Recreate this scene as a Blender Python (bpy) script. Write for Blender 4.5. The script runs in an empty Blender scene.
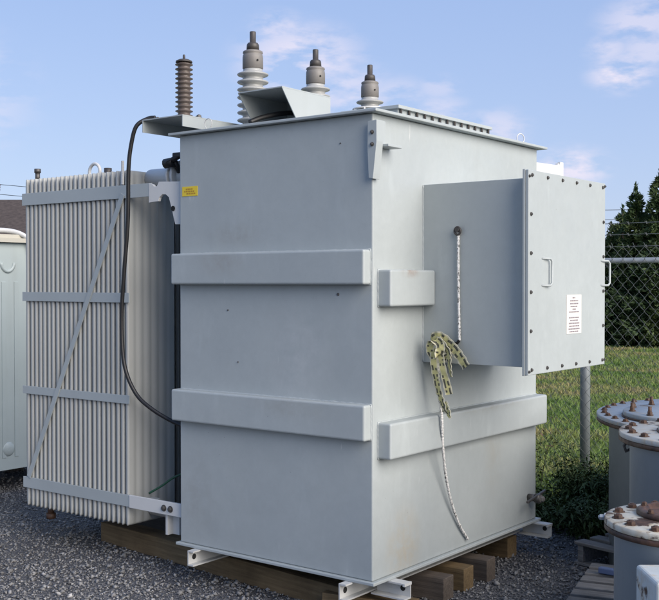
import bpy, bmesh, math, random
import numpy as np
from mathutils import Vector, Matrix
random.seed(7); rng = np.random.default_rng(7)
S = bpy.context.scene
COL = S.collection
R = math.radians

# ------------------------------------------------------------------ materials
def mat(name, col, rough=.5, metal=0.0, spec=.5):
    m = bpy.data.materials.new(name); m.use_nodes = True
    b = m.node_tree.nodes['Principled BSDF']
    b.inputs['Base Color'].default_value = (*col, 1)
    b.inputs['Roughness'].default_value = rough
    b.inputs['Metallic'].default_value = metal
    b.inputs['Specular IOR Level'].default_value = spec
    return m
class NT:
    def __init__(s, m):
        s.t = m.node_tree; s.n = s.t.nodes; s.l = s.t.links; s.b = s.n['Principled BSDF']
        s.tc = s.n.new('ShaderNodeTexCoord')
    def mapping(s, scale, src='Object'):
        k = s.n.new('ShaderNodeMapping'); k.inputs['Scale'].default_value = scale
        s.l.new(s.tc.outputs[src], k.inputs['Vector']); return k.outputs[0]
    def noise(s, scale, detail=4, rough=.55, vec=None, src='Object'):
        k = s.n.new('ShaderNodeTexNoise'); k.inputs['Scale'].default_value = scale
        k.inputs['Detail'].default_value = detail; k.inputs['Roughness'].default_value = rough
        s.l.new(vec if vec is not None else s.tc.outputs[src], k.inputs['Vector']); return k.outputs['Fac']
    def voro(s, scale, feature='F1', out='Distance', src='Object'):
        k = s.n.new('ShaderNodeTexVoronoi'); k.inputs['Scale'].default_value = scale; k.feature = feature
        s.l.new(s.tc.outputs[src], k.inputs['Vector']); return k.outputs[out]
    def ramp(s, fac, stops):
        k = s.n.new('ShaderNodeValToRGB'); e = k.color_ramp.elements
        while len(e) < len(stops): e.new(.5)
        for i, (p, c) in enumerate(stops):
            e[i].position = p; e[i].color = (*c, 1) if len(c) == 3 else c
        s.l.new(fac, k.inputs[0]); return k.outputs[0]
    def mix(s, fac, a, b, mode='MIX'):
        k = s.n.new('ShaderNodeMix'); k.data_type = 'RGBA'; k.blend_type = mode
        for v, i in ((fac, 0), (a, 6), (b, 7)):
            if isinstance(v, (int, float)): k.inputs[i].default_value = v
            elif isinstance(v, tuple): k.inputs[i].default_value = (*v, 1)
            else: s.l.new(v, k.inputs[i])
        return k.outputs[2]
    def bump(s, h, strength, dist=.01):
        k = s.n.new('ShaderNodeBump'); k.inputs['Strength'].default_value = strength
        k.inputs['Distance'].default_value = dist
        s.l.new(h, k.inputs['Height']); s.l.new(k.outputs[0], s.b.inputs['Normal'])
    def col(s, c): s.l.new(c, s.b.inputs['Base Color'])
    def rough(s, c): s.l.new(c, s.b.inputs['Roughness'])

def paint(name, col, rough=.45, dirt=.35, dirtcol=(.16, .14, .11)):
    m = mat(name, col, rough); t = NT(m)
    n1 = t.noise(1.7, 3); n2 = t.noise(14, 6, .65)
    st = t.noise(1.0, 5, .6, t.mapping((5, 5, .45)))
    c = t.mix(t.ramp(n1, [(.3, (0, 0, 0)), (.7, (1, 1, 1))]), tuple(x * .94 for x in col), tuple(min(1, x * 1.04) for x in col))
    c = t.mix(t.ramp(st, [(.60, (0, 0, 0)), (.85, (dirt * .5,) * 3)]), c, dirtcol)
    sp = t.ramp(t.noise(55, 3, .6), [(.68, (0, 0, 0)), (.78, (dirt * .7,) * 3)])
    c = t.mix(sp, c, dirtcol)
    c = t.mix(t.ramp(n2, [(.62, (0, 0, 0)), (.85, (dirt * .8,) * 3)]), c, tuple(min(1, x * 1.25) for x in col))
    t.col(c)
    t.rough(t.ramp(n2, [(.3, (rough - .08,) * 3), (.7, (rough + .12,) * 3)]))
    t.bump(t.noise(5, 5, .6), .12, .012)
    return m
GREY = (.356, .391, .393)
M = {}
M['grey'] = paint('grey_paint', GREY, .42, .22)
def weathered(name, stains):
    m = paint(name, GREY, .44, .28); t = NT(m)
    src = t.b.inputs['Base Color'].links[0].from_socket
    n1 = t.noise(11, 6, .7); n2 = t.noise(2.2, 4, .6, t.mapping((3, 3, .8)))
    c = src
    for (p, sx_, sz_, colr, k_) in stains:
        v = t.n.new('ShaderNodeVectorMath'); v.operation = 'SUBTRACT'; t.l.new(t.tc.outputs['Object'], v.inputs[0]); v.inputs[1].default_value = p
        v2 = t.n.new('ShaderNodeVectorMath'); v2.operation = 'MULTIPLY'; t.l.new(v.outputs[0], v2.inputs[0]); v2.inputs[1].default_value = (1 / sx_, 1 / sx_, 1 / sz_)
        v3 = t.n.new('ShaderNodeVectorMath'); v3.operation = 'LENGTH'; t.l.new(v2.outputs[0], v3.inputs[0])
        mr = t.n.new('ShaderNodeMapRange'); mr.interpolation_type = 'SMOOTHSTEP'; mr.inputs['From Min'].default_value = 1; mr.inputs['From Max'].default_value = 0; mr.inputs['To Max'].default_value = k_; t.l.new(v3.outputs['Value'], mr.inputs['Value'])
        mm = t.n.new('ShaderNodeMath'); mm.operation = 'MULTIPLY'; t.l.new(mr.outputs[0], mm.inputs[0]); t.l.new(t.ramp(n1, [(.34, (0, 0, 0)), (.62, (1, 1, 1))]), mm.inputs[1])
        c = t.mix(mm.outputs[0], c, colr)
    chips = t.ramp(t.voro(13), [(.022, (.75,) * 3), (.034, (0, 0, 0))])
    gate = t.ramp(t.noise(1.9, 2), [(.48, (0, 0, 0)), (.54, (1, 1, 1))])
    c = t.mix(t.mix(1.0, chips, gate, 'MULTIPLY'), c, (.10, .09, .08))
    mot = t.ramp(t.noise(26, 6, .7), [(.3, (.0,) * 3), (.7, (.22,) * 3)])
    c = t.mix(mot, c, tuple(x * .72 for x in GREY))
    scr = t.ramp(t.noise(1, 3, .5, t.mapping((38, 38, 4.5))), [(.70, (0, 0, 0)), (.73, (.5,) * 3)])
    c = t.mix(t.mix(1.0, scr, t.ramp(t.noise(2.6, 2), [(.55, (0, 0, 0)), (.6, (1, 1, 1))]), 'MULTIPLY'), c, (.56, .57, .56))
    rub = t.ramp(n2, [(.60, (0, 0, 0)), (.72, (.35,) * 3)])
    c = t.mix(rub, c, tuple(x * 1.18 for x in GREY))
    t.col(c)
    t.bump(t.noise(1.6, 3, .5), .35, .03)
    return m
# object coordinates are measured from the transformer's base centre (-.68, .9, .13)
M['tankface'] = weathered('weathered_tank_paint', [((.70, -.62, .22), .22, .30, (.40, .31, .17), .55), ((-.25, -.90, 1.86), .30, .10, (.22, .19, .15), .35), ((.70, .35, .60), .16, .42, (.30, .28, .23), .35), ((-.55, -.90, .35), .25, .45, (.24, .23, .21), .3), ((.2, -.9, 1.2), .3, .4, (.50, .52, .52), .35), ((.70, -.3, 1.95), .2, .35, (.50, .50, .48), .35)])
M['steelface'] = weathered('weathered_stiffener_paint', [((.72, -.68, 1.66), .13, .05, (.20, .11, .06), .8), ((-.30, -.95, 1.72), .25, .12, (.24, .21, .17), .4), ((.2, -.95, .95), .4, .1, (.24, .22, .18), .35), ((.74, .2, .9), .5, .06, (.24, .22, .18), .5)])
M['fin'] = paint('fin_paint', (.375, .385, .37), .45, .4)
M['white'] = paint('white_paint', (.58, .58, .56), .45, .4)
M['lightgrey'] = paint('light_grey_paint', (.50, .51, .50), .5, .5)
M['pale'] = paint('pale_green_paint', (.40, .46, .455), .4, .4)
M['tankblue'] = paint('blue_grey_paint', (.31, .355, .385), .45, .5)
M['porc'] = paint('grey_porcelain', (.33, .335, .325), .25, .25)
M['brown_porc'] = paint('brown_porcelain', (.105, .085, .075), .35, .3)
M['capmetal'] = paint('dull_tinned_metal', (.17, .16, .15), .5, .6)
M['darkmetal'] = paint('dark_oxidised_metal', (.05, .045, .042), .5, .5)
M['steel'] = mat('bolt_steel', (.11, .105, .10), .5, .6)
M['black'] = mat('black_rubber', (.012, .012, .013), .45)
M['galv'] = paint('galvanised_steel', (.30, .33, .35), .42, .3); M['galv'].node_tree.nodes['Principled BSDF'].inputs['Metallic'].default_value = .35
M['wire'] = mat('galvanised_wire', (.14, .15, .14), .6, .3)
M['hole'] = mat('dark_hole', (.01, .01, .01), .9)
M['green'] = mat('green_wire', (.01, .06, .03), .5)
M['redbrick'] = paint('red_brick', (.14, .05, .035), .85, .5)
M['blueplastic'] = mat('blue_plastic', (.10, .14, .26), .5)
def rusty(name, base, amount):
    m = mat(name, base, .55); t = NT(m)
    n = t.noise(6, 6, .65); n2 = t.noise(30, 5, .6)
    rc = t.ramp(n2, [(.3, (.022, .013, .010)), (.7, (.095, .048, .028))])
    stain = t.mix(t.ramp(n2, [(.4, (0, 0, 0)), (.7, (1, 1, 1))]), base, (.42, .33, .21))
    c = t.mix(t.ramp(n, [(.52 - amount * .35, (0, 0, 0)), (.66 - amount * .3, (1, 1, 1))]), base, stain)
    c = t.mix(t.ramp(n, [(.66 - amount * .3, (0, 0, 0)), (.71 - amount * .3, (1, 1, 1))]), c, rc)
    t.col(c); t.bump(n2, .3, .004); t.rough(t.ramp(n, [(.4, (.45,) * 3), (.7, (.85,) * 3)]))
    return m
M['lid_blue'] = rusty('weathered_blue_lid', (.28, .33, .38), .12)
M['lid_cream'] = rusty('rust_stained_cream_lid', (.52, .50, .42), .55)
M['lid_mid'] = rusty('rust_edged_grey_lid', (.42, .43, .41), .42)
M['rust'] = rusty('rust', (.14, .06, .035), 1.2)
def wood(name, a, b):
    m = mat(name, a, .8, 0, .25); t = NT(m)
    g = t.noise(1, 6, .65, t.mapping((2.5, 60, 60))); g2 = t.noise(4, 4)
    c = t.mix(t.ramp(g, [(.3, (0, 0, 0)), (.7, (1, 1, 1))]), a, b)
    c = t.mix(t.ramp(g2, [(.45, (0, 0, 0)), (.75, (.6,) * 3)]), c, tuple(x * .5 for x in a))
    t.col(c); t.bump(g, .5, .01); return m
M['timber'] = wood('brown_timber', (.115, .08, .042), (.21, .15, .08))
M['oldwood'] = wood('weathered_grey_wood', (.12, .118, .115), (.25, .245, .24))
M['darkwood'] = wood('dark_grey_timber', (.075, .062, .052), (.145, .12, .10))
M['mat'] = wood('dark_timber_mat', (.06, .055, .05), (.11, .10, .09))

# ------------------------------------------------------------------ mesh helpers
class B:
    """collects shapes (world coordinates) for ONE mesh object"""
    def __init__(s): s.bm = bmesh.new()
    def _add(s, vs, fs, smooth=False):
        v = [s.bm.verts.new(p) for p in vs]
        for f in fs:
            try:
                q = s.bm.faces.new([v[i] for i in f]); q.smooth = smooth
            except ValueError: pass
        return v
    def box(s, x0, x1, y0, y1, z0, z1, bev=0, seg=2, rot=None, piv=None):
        tb = bmesh.new(); bmesh.ops.create_cube(tb, size=1)
        for v in tb.verts:
            v.co = Vector(((x0 + x1) / 2 + v.co.x * (x1 - x0), (y0 + y1) / 2 + v.co.y * (y1 - y0), (z0 + z1) / 2 + v.co.z * (z1 - z0)))
        if bev: bmesh.ops.bevel(tb, geom=tb.edges[:], offset=bev, segments=seg, affect='EDGES', profile=.5)
        if rot is not None:
            p = Vector(piv) if piv is not None else Vector(((x0 + x1) / 2, (y0 + y1) / 2, (z0 + z1) / 2))
            for v in tb.verts: v.co = p + rot @ (v.co - p)
        tb.verts.index_update()
        s._add([v.co.copy() for v in tb.verts], [[v.index for v in f.verts] for f in tb.faces]); tb.free(); return s
    def prism(s, poly, d, bev=0):
        """poly: 3-D points of one face; d: extrusion vector"""
        d = Vector(d); n = len(poly); P = [Vector(p) for p in poly]
        tb = bmesh.new()
        a = [tb.verts.new(p) for p in P]; b = [tb.verts.new(p + d) for p in P]
        tb.faces.new(a[::-1]); tb.faces.new(b)
        for i in range(n): tb.faces.new((a[i], a[(i + 1) % n], b[(i + 1) % n], b[i]))
        bmesh.ops.recalc_face_normals(tb, faces=tb.faces[:])
        if bev: bmesh.ops.bevel(tb, geom=tb.edges[:], offset=bev, segments=2, affect='EDGES', profile=.5)
        tb.verts.index_update()
        s._add([v.co.copy() for v in tb.verts], [[v.index for v in f.verts] for f in tb.faces]); tb.free(); return s
    def tube(s, pts, r, n=8, smooth=True, closed=False):
        P = [Vector(p) for p in pts]; k = len(P); rr = r if isinstance(r, (list, tuple)) else [r] * k
        rings = []; nrm = None
        for i in range(k):
            if closed: d = P[(i + 1) % k] - P[i - 1]
            else: d = P[min(i + 1, k - 1)] - P[max(i - 1, 0)]
            d.normalize()
            if nrm is None: nrm = d.orthogonal().normalized()
            nrm = (nrm - d * nrm.dot(d)).normalized(); bt = d.cross(nrm)
            rings.append([P[i] + (nrm * math.cos(2 * math.pi * j / n) + bt * math.sin(2 * math.pi * j / n)) * rr[i] for j in range(n)])
        vs = [p for rg in rings for p in rg]; fs = []
        for i in range(k if closed else k - 1):
            for j in range(n):
                a = i * n; b = ((i + 1) % k) * n
                fs.append((a + j, a + (j + 1) % n, b + (j + 1) % n, b + j))
        v = s._add(vs, fs, smooth)
        if not closed:
            s.bm.faces.new(v[:n][::-1]); s.bm.faces.new(v[-n:])
        return s
    def lathe(s, cx, cy, prof, n=28, axis='Z', smooth=True, origin=None, rot=None):
        """prof: (radius, height) list"""
        vs = []
        for r, z in prof:
            for j in range(n):
                a = 2 * math.pi * j / n; p = Vector((r * math.cos(a), r * math.sin(a), z))
                if rot is not None: p = rot @ p
                vs.append(Vector((cx, cy, 0) if origin is None else origin) + p)
        fs = []
        for i in range(len(prof) - 1):
            for j in range(n): fs.append((i * n + j, i * n + (j + 1) % n, (i + 1) * n + (j + 1) % n, (i + 1) * n + j))
        v = s._add(vs, fs, smooth)
        s.bm.faces.new(v[:n][::-1]); s.bm.faces.new(v[-n:]); return s
    def hexbolt(s, p, ax, r=.013, h=.014):
        rot = Vector((0, 0, 1)).rotation_difference(Vector(ax)).to_matrix()
        s.lathe(0, 0, [(r * 1.35, 0), (r * 1.35, h * .25)], 12, origin=p, rot=rot, smooth=False)
        s.lathe(0, 0, [(r, h * .25), (r, h), (r * .8, h * 1.15)], 6, origin=p, rot=rot, smooth=False)
        s.lathe(0, 0, [(r * .5, h), (r * .5, h * 1.35)], 8, origin=p, rot=rot, smooth=False)
        return s
def catmull(pts, n=8):
    P = [Vector(p) for p in pts]; Q = [P[0] * 2 - P[1]] + P + [P[-1] * 2 - P[-2]]; out = []
    for i in range(1, len(Q) - 2):
        for k in range(n):
            t = k / n; a, b, c, d = Q[i - 1:i + 3]
            out.append(.5 * ((2 * b) + (c - a) * t + (2 * a - 5 * b + 4 * c - d) * t * t + (3 * b - a - 3 * c + d) * t ** 3))
    out.append(P[-1]); return out
def tag(o, label=None, cat=None, group=None, kind=None):
    if label: o['label'] = label
    if cat: o['category'] = cat
    if group: o['group'] = group
    if kind: o['kind'] = kind
    return o
def thing(name, label, cat, loc=(0, 0, 0), group=None):
    o = bpy.data.objects.new(name, None); COL.objects.link(o); o.location = loc
    o.empty_display_size = .1
    return tag(o, label, cat, group)
def rootloc(p):
    while p.parent: p = p.parent
    return Vector(p.location)
def obj(name, b, m, parent=None, loc=None):
    """links the collected shapes as ONE object; world coordinates are made local to its thing"""
    o = bpy.data.objects.new(name, None) if False else None
    if parent is not None: off = rootloc(parent)
    else: off = Vector(loc) if loc is not None else Vector((0, 0, 0))
    bm = b.bm
    bmesh.ops.recalc_face_normals(bm, faces=bm.faces[:])
    bmesh.ops.translate(bm, verts=bm.verts[:], vec=-off)
    me = bpy.data.meshes.new(name); bm.to_mesh(me); bm.free()
    o = bpy.data.objects.new(name, me); COL.objects.link(o)
    for q in (m if isinstance(m, (list, tuple)) else [m]): me.materials.append(q)
    if parent is not None: o.parent = parent
    else: o.location = off
    return o
def copytree(o, parent=None):
    c = o.copy(); COL.objects.link(c)
    if parent is not None: c.parent = parent
    for ch in list(o.children): copytree(ch, c)
    return c
def npmesh(name, V, F, m, parent=None, smooth=False):
    """fast mesh from arrays; F is (n,3) or (n,4)"""
    me = bpy.data.meshes.new(name); k = F.shape[1]
    me.vertices.add(len(V)); me.vertices.foreach_set('co', V.astype(np.float32).ravel())
    me.loops.add(F.size); me.loops.foreach_set('vertex_index', F.astype(np.int32).ravel())
    me.polygons.add(len(F)); me.polygons.foreach_set('loop_start', np.arange(0, F.size, k, dtype=np.int32))
    me.polygons.foreach_set('loop_total', np.full(len(F), k, dtype=np.int32))
    if smooth: me.polygons.foreach_set('use_smooth', np.ones(len(F), dtype=bool))
    me.update(calc_edges=True); me.validate(); me.materials.append(m)
    o = bpy.data.objects.new(name, me); COL.objects.link(o)
    if parent is not None: o.parent = parent
    return o

# ------------------------------------------------------------------ ground
gm = mat('meadow_ground', (.09, .10, .04), .95, 0, .2); t = NT(gm)
n1 = t.noise(.55, 6, .62); n2 = t.noise(9, 6, .7)
c = t.ramp(n1, [(.38, (.075, .13, .028)), (.50, (.115, .155, .042)), (.60, (.19, .18, .075)), (.70, (.21, .155, .085))])
c = t.mix(t.ramp(n2, [(.45, (0, 0, 0)), (.75, (.5,) * 3)]), c, (.07, .08, .03))
t.col(c); t.bump(n2, .8, .05)
b = B(); b._add([(-400, -400, -.006), (400, -400, -.006), (400, 400, -.006), (-400, 400, -.006)], [(0, 1, 2, 3)])
tag(obj('ground', b, gm), kind='structure')
gv = mat('gravel_ground', (.08, .082, .088), .9, 0, .25); t = NT(gv)
vc = t.voro(70, 'F1', 'Color'); vd = t.voro(70)
c = t.ramp(vc, [(.0, (.04, .041, .045)), (.55, (.11, .112, .12)), (.9, (.19, .19, .20)), (1, (.38, .38, .39))])
c = t.mix(t.ramp(t.noise(.9, 5), [(.35, (0, 0, 0)), (.7, (.55,) * 3)]), c, (.045, .045, .05))
t.col(c); t.bump(vd, 1.0, .012)
b = B(); b._add([(-45, -30, 0), (30, -30, 0), (30, 3.3, 0), (-45, 3.3, 0)], [(0, 1, 2, 3)])
tag(obj('gravel_yard', b, gv), kind='structure')
# loose stones
st = mat('crushed_stone', (.09, .092, .1), .8, 0, .3); t = NT(st)
c = t.ramp(t.voro(38, 'F1', 'Color'), [(0, (.09, .091, .094)), (.45, (.18, .182, .186)), (.8, (.27, .27, .27)), (.96, (.48, .475, .47))])
c = t.mix(t.ramp(t.noise(.9, 5), [(.35, (0, 0, 0)), (.7, (.4,) * 3)]), c, (.10, .10, .10))
t.col(c)
def stones(n, x0, x1, y0, y1, smin, smax):
    oc = np.array([[1, 0, 0], [-1, 0, 0], [0, 1, 0], [0, -1, 0], [0, 0, 1], [0, 0, -1]], float)
    F0 = np.array([[0, 2, 4], [2, 1, 4], [1, 3, 4], [3, 0, 4], [2, 0, 5], [1, 2, 5], [3, 1, 5], [0, 3, 5]])
    s = smin + (smax - smin) * rng.random(n) ** 2.2
    V = oc[None] * (.55 + .75 * rng.random((n, 6, 1))) + rng.normal(0, .22, (n, 6, 3))
    q = rng.normal(size=(n, 4)); q /= np.linalg.norm(q, axis=1)[:, None]
    w, x, y, z = q.T
    Rm = np.stack([1 - 2 * (y * y + z * z), 2 * (x * y - z * w), 2 * (x * z + y * w), 2 * (x * y + z * w), 1 - 2 * (x * x + z * z), 2 * (y * z - x * w), 2 * (x * z - y * w), 2 * (y * z + x * w), 1 - 2 * (x * x + y * y)], 1).reshape(n, 3, 3)
    V = np.einsum('nij,nkj->nki', Rm, V); V[:, :, 2] *= .75
    V *= (s / 2)[:, None, None]
    P = np.stack([x0 + (x1 - x0) * rng.random(n), y0 + (y1 - y0) * rng.random(n), s * .22], 1)
    V += P[:, None]
    F = F0[None] + (np.arange(n) * 6)[:, None, None]
    return V.reshape(-1, 3), F.reshape(-1, 3)
parts = [stones(70000, -4.6, 2.0, -1.6, 3.2, .007, .024), stones(12000, -5.5, 2.5, -1.6, 3.2, .016, .042)]
off = 0; VV = []; FF = []
for v, f in parts: VV.append(v); FF.append(f + off); off += len(v)
tag(npmesh('gravel', np.concatenate(VV), np.concatenate(FF), st), 'loose grey crushed stone covering the yard around the transformer', 'gravel', kind='stuff')
# grass in the field behind the fence
gr = mat('grass_blades', (.08, .11, .03), .7, 0, .3); t = NT(gr)
c = t.ramp(t.noise(.55, 6, .62), [(.40, (.085, .150, .030)), (.50, (.130, .175, .045)), (.58, (.21, .20, .08)), (.68, (.23, .17, .09))]); t.col(c)
n = 150000
d = 4.2 + 21 * rng.random(n) ** 1.3
u_ = (rng.random(n) - .5)
gx = -.609 * (d + 4.5) * 1.0 + 3.2 + u_ * (5 + d * .55); gy = -4.3 + .793 * (d + 4.5) + u_ * (2 + d * .4)
k = (gy > 3.4); gx, gy, d = gx[k], gy[k], d[k]; n = len(gx)
h = (.02 + .045 * rng.random(n)); a = rng.random(n) * 2 * math.pi; w = .003 + .004 * rng.random(n) + .0004 * d
V = np.zeros((n, 3, 3)); V[:, 0, 0] = gx - np.cos(a) * w; V[:, 0, 1] = gy - np.sin(a) * w; V[:, 1, 0] = gx + np.cos(a) * w; V[:, 1, 1] = gy + np.sin(a) * w
V[:, 2, 0] = gx + rng.normal(0, .03, n); V[:, 2, 1] = gy + rng.normal(0, .03, n); V[:, 2, 2] = h; V[:, :2, 2] = -.01
tag(npmesh('grass', V.reshape(-1, 3), np.arange(n * 3).reshape(n, 3), gr), 'short mottled green and straw grass beyond the fence', 'grass', kind='stuff')

# ------------------------------------------------------------------ main transformer
TR = thing('power_transformer', 'big light grey power transformer with finned radiator and three top bushings', 'transformer', (-.68, .9, .13))
TX0, TY1, TZ0, TZ1 = -1.357, 1.805, .235, 2.575
b = B(); b.box(TX0, 0, 0, TY1, TZ0, TZ1, .006); tank = obj('tank', b, M['tankface'], TR)
b = B(); b.box(TX0 - .02, .022, -.02, TY1 + .03, .218, .234, .003); obj('base_plate', b, M['grey'], TR)
b = B(); b.box(TX0 - .055, .047, -.04, TY1 + .055, 2.576, 2.591, .003); lid = obj('lid', b, M['grey'], TR)
# stiffeners (folded channels welded on the walls)
def bead(pts, r=.0045):
    P = [Vector(p) for p in pts]; out = []
    for a, c in zip(P[:-1], P[1:]):
        n = max(2, int((c - a).length / .012)); out += [a.lerp(c, k / n) for k in range(n)]
    out.append(P[-1]); q = B(); q.tube(out, [r * random.uniform(.75, 1.3) for _ in out], 6); return q
def stiff(x0, x1, y0, y1, z0, z1):
    q = B(); q.box(x0, x1, y0, y1, z0, z1, .011, 3); o = obj('stiffener', q, M['steelface'], TR)
    if y0 < 0: w = bead([(x0 + .02, -.001, z1), (x1, -.001, z1), (x1, -.001, z0), (x0 + .02, -.001, z0)])
    else: w = bead([(.001, y1, z1), (.001, y0, z1), (.001, y0, z0), (.001, y1, z0)])
    obj('weld_bead', w, M['grey'], o); return o
stiff(-1.372, -.012, -.06, .03, 1.722, 1.897)
stiff(-1.372, -.008, -.06, .03, .942, 1.122)
stiff(-.03, .08, .044, .463, 1.612, 1.797)
stiff(-.03, .08, .044, 1.80, .846, 1.028)
obj('weld_bead', bead([(.001, .464, 2.25), (.001, .464, 1.31)], .004), M['grey'], TR)
for x, z, r_ in ((-.215, 1.672, .008), (-.98, 1.58, .005), (-.905, 1.295, .004), (-.20, 2.44, .004)):
    q = B().lathe(0, 0, [(r_, 0), (r_ * .8, .004)], 10, origin=(x, -.0005, z), rot=Matrix.Rotation(R(90), 3, 'X')); obj('plug', q, M['steel'], TR)
# terminal chamber and its bolted cover
b = B()
b.box(-.002, .618, .465, .473, 1.309, 2.252, .002); b.box(-.002, .618, 1.262, 1.27, 1.309, 2.252, .002)
b.box(-.002, .618, .4735, 1.2615, 2.244, 2.252); b.box(-.002, .618, .4735, 1.2615, 1.309, 1.317)
obj('terminal_chamber', b, M['steelface'], TR)
CY0, CY1, CZ0, CZ1, CXF = .40, 1.345, 1.272, 2.290, .650
b = B(); b.box(.6185, .632, CY0, CY1, CZ0, CZ1, .002); b.box(.6325, CXF, CY0 + .003, CY1 - .003, CZ0 + .003, CZ1 - .003, .003)
cover = obj('cover_plate', b, M['steelface'], TR)
ny, nz = 6, 5
pos = []
for i in range(ny): 
    y = CY0 + .04 + (CY1 - CY0 - .08) * i / (ny - 1); pos += [(y, CZ0 + .028), (y, CZ1 - .028)]
for i in range(1, nz):
    z = CZ0 + .028 + (CZ1 - CZ0 - .056) * i / nz; pos += [(CY0 + .03, z), (CY1 - .03, z)]
pos += [(CY0 + .012, CZ1 - .035), (CY0 + .012, CZ0 + .02), (CY1 - .012, CZ1 - .02), (CY1 - .012, CZ0 + .03)]
for i, (y, z) in enumerate(pos):
    q = B(); q.hexbolt((CXF, y, z), (1, 0, 0), .0075 if i < len(pos) - 4 else .006, .007); obj('bolt', q, M['steel'], cover)
for y in (.55, 1.285):
    q = B(); zc = 1.785; y2 = y
    P = [(CXF - .003, y2, zc + .068), (CXF + .068, y2, zc + .068), (CXF + .082, y2, zc + .055), (CXF + .082, y2, zc - .055), (CXF + .068, y2, zc - .068), (CXF - .003, y2, zc - .068)]
    ang = R(76)
    P = [(CXF - .003 + (p[0] - CXF + .003) * math.cos(ang), p[1] + (p[0] - CXF + .003) * math.sin(ang), p[2]) for p in P]
    q.tube(P, .006, 8); obj('handle', q, M['grey'], cover)
# printed notice
b = B(); b.box(CXF + .0005, CXF + .0022, .838, 1.022, 1.462, 1.668)
stk = obj('notice_sticker', b, mat('sticker_paper', (.60, .59, .56), .5), TR)
rows = [(1.652, .25, 1), (1.636, .6, 1), (1.621, .62, 1), (1.606, .55, 1), (1.591, .25, 1), (1.577, .75, 1), (1.547, .78, 0), (1.532, .6, 0), (1.517, .8, 0), (1.502, .78, 0), (1.487, .84, 0), (1.473, .7, 0)]
ink = mat('print_ink', (.20, .17, .19), .6)
for para in (1, 0):
    b = B()
    for z, wf, k_ in rows:
        if k_ != para: continue
        y = .930 - wf * .082; y1 = .930 + wf * .082
        while y < y1 - .004:
            w_ = min(random.uniform(.006, .024), y1 - y); b.box(CXF + .0023, CXF + .0027, y, y + w_, z - .0035, z + .0035); y += w_ + .0035
    obj('printed_paragraph', b, ink, stk)
b = B(); b.box(-1.335, -1.213, -.0025, -.0005, 2.226, 2.281)
ys = obj('warning_sticker', b, mat('yellow_sticker', (.70, .52, .03), .5), TR)
b = B()
for z, a0, a1 in ((2.266, -1.305, -1.25), (2.253, -1.318, -1.235), (2.240, -1.30, -1.228)):
    x = a0
    while x < a1:
        w_ = random.uniform(.008, .02); b.box(x, min(x + w_, a1), -.0032, -.0026, z - .004, z + .004); x += w_ + .004
obj('printed_lines', b, mat('orange_ink', (.40, .22, .02), .6), ys)
# lifting lugs
def lug():
    P = [(-1.655, 2.325), (-1.62, 2.315), (-1.607, 2.302), (-1.585, 2.302), (-1.57, 2.328), (-1.36, 2.318), (-1.36, 2.07), (-1.432, 2.072), (-1.472, 2.196), (-1.485, 2.232), (-1.51, 2.25), (-1.54, 2.252), (-1.565, 2.235), (-1.572, 2.213), (-1.655, 2.208)]
    return B().prism([(x, .035, z) for x, z in P], (0, .02, 0), .002)
b = lug(); lg = obj('lifting_lug', b, M['white'], TR)
b = B().lathe(0, 0, [(.0155, 0), (.0155, .003)], 18, origin=(-1.447, .034, 2.165), rot=Matrix.Rotation(R(90), 3, 'X')); obj('shackle_hole', b, M['hole'], lg)
P = [(1.807, 2.50), (2.17, 2.51), (2.18, 2.525), (2.205, 2.515), (2.21, 2.535), (2.26, 2.535), (2.26, 2.38), (2.20, 2.37), (2.15, 2.42), (1.95, 2.30), (1.807, 2.25)]
b = B().prism([(-.05, y, z) for y, z in P], (.02, 0, 0), .002); obj('lifting_lug', b, M['white'], TR)
# bracket high on the near corner
b = B()
b.prism([(-.010, -.03, 2.53), (.045, -.03, 2.535), (.045, -.03, 2.43), (.026, -.03, 2.27), (.022, -.03, 2.245), (-.004, -.03, 2.25), (-.012, -.03, 2.40)], (0, .058, 0), .002)
b.box(.002, .04, .0285, .055, 2.42, 2.535, .002)
b.box(.002, .075, .0285, .15, 2.407, 2.4195, .002)
brk = obj('corner_bracket', b, M['grey'], TR)
for z in (2.475, 2.415):
    q = B(); q.hexbolt((.018, -.03, z), (0, -1, 0), .008, .009); obj('bolt', q, M['steel'], brk)
# bushings on the lid
def bushing(x, y):
    bu = B(); z0 = 2.592; prof = [(.10, z0), (.10, z0 + .018), (.066, z0 + .022)]
    k = 8; z = z0 + .03; step = (2.983 - z) / k
    for i in range(k):
        rr = .094
        prof += [(.060, z), (.063, z + step * .28), (rr - .006, z + step * .42), (rr, z + step * .55), (rr - .004, z + step * .68), (.062, z + step * .90)]
        z += step
    prof += [(.058, 2.985), (.058, 2.994), (.05, 2.9945)]
    bu.lathe(x, y, prof, 36); root = obj('bushing', bu, M['porc'], TR)
    q = B().lathe(x, y, [(.054, 2.995), (.061, 3.0), (.061, 3.062), (.059, 3.078), (.054, 3.084), (.06, 3.09), (.058, 3.10), (.042, 3.107), (.036, 3.108)], 32); cp = obj('bushing_cap', q, M['capmetal'], root)
    q = B().lathe(x, y, [(.038, 3.1085), (.036, 3.14), (.030, 3.15), (.0185, 3.152), (.0185, 3.214), (.0165, 3.218)], 24); obj('terminal_stud', q, M['darkmetal'], root)
    q = B().lathe(0, 0, [(.006, 0), (.006, .004)], 12, origin=(x + .057, y - .024, 3.04), rot=Matrix.Rotation(R(90), 3, 'Y')); obj('set_screw', q, M['hole'], root)
    return root
for y in (.40, 1.0, 1.6): bushing(-1.15, y)
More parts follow.
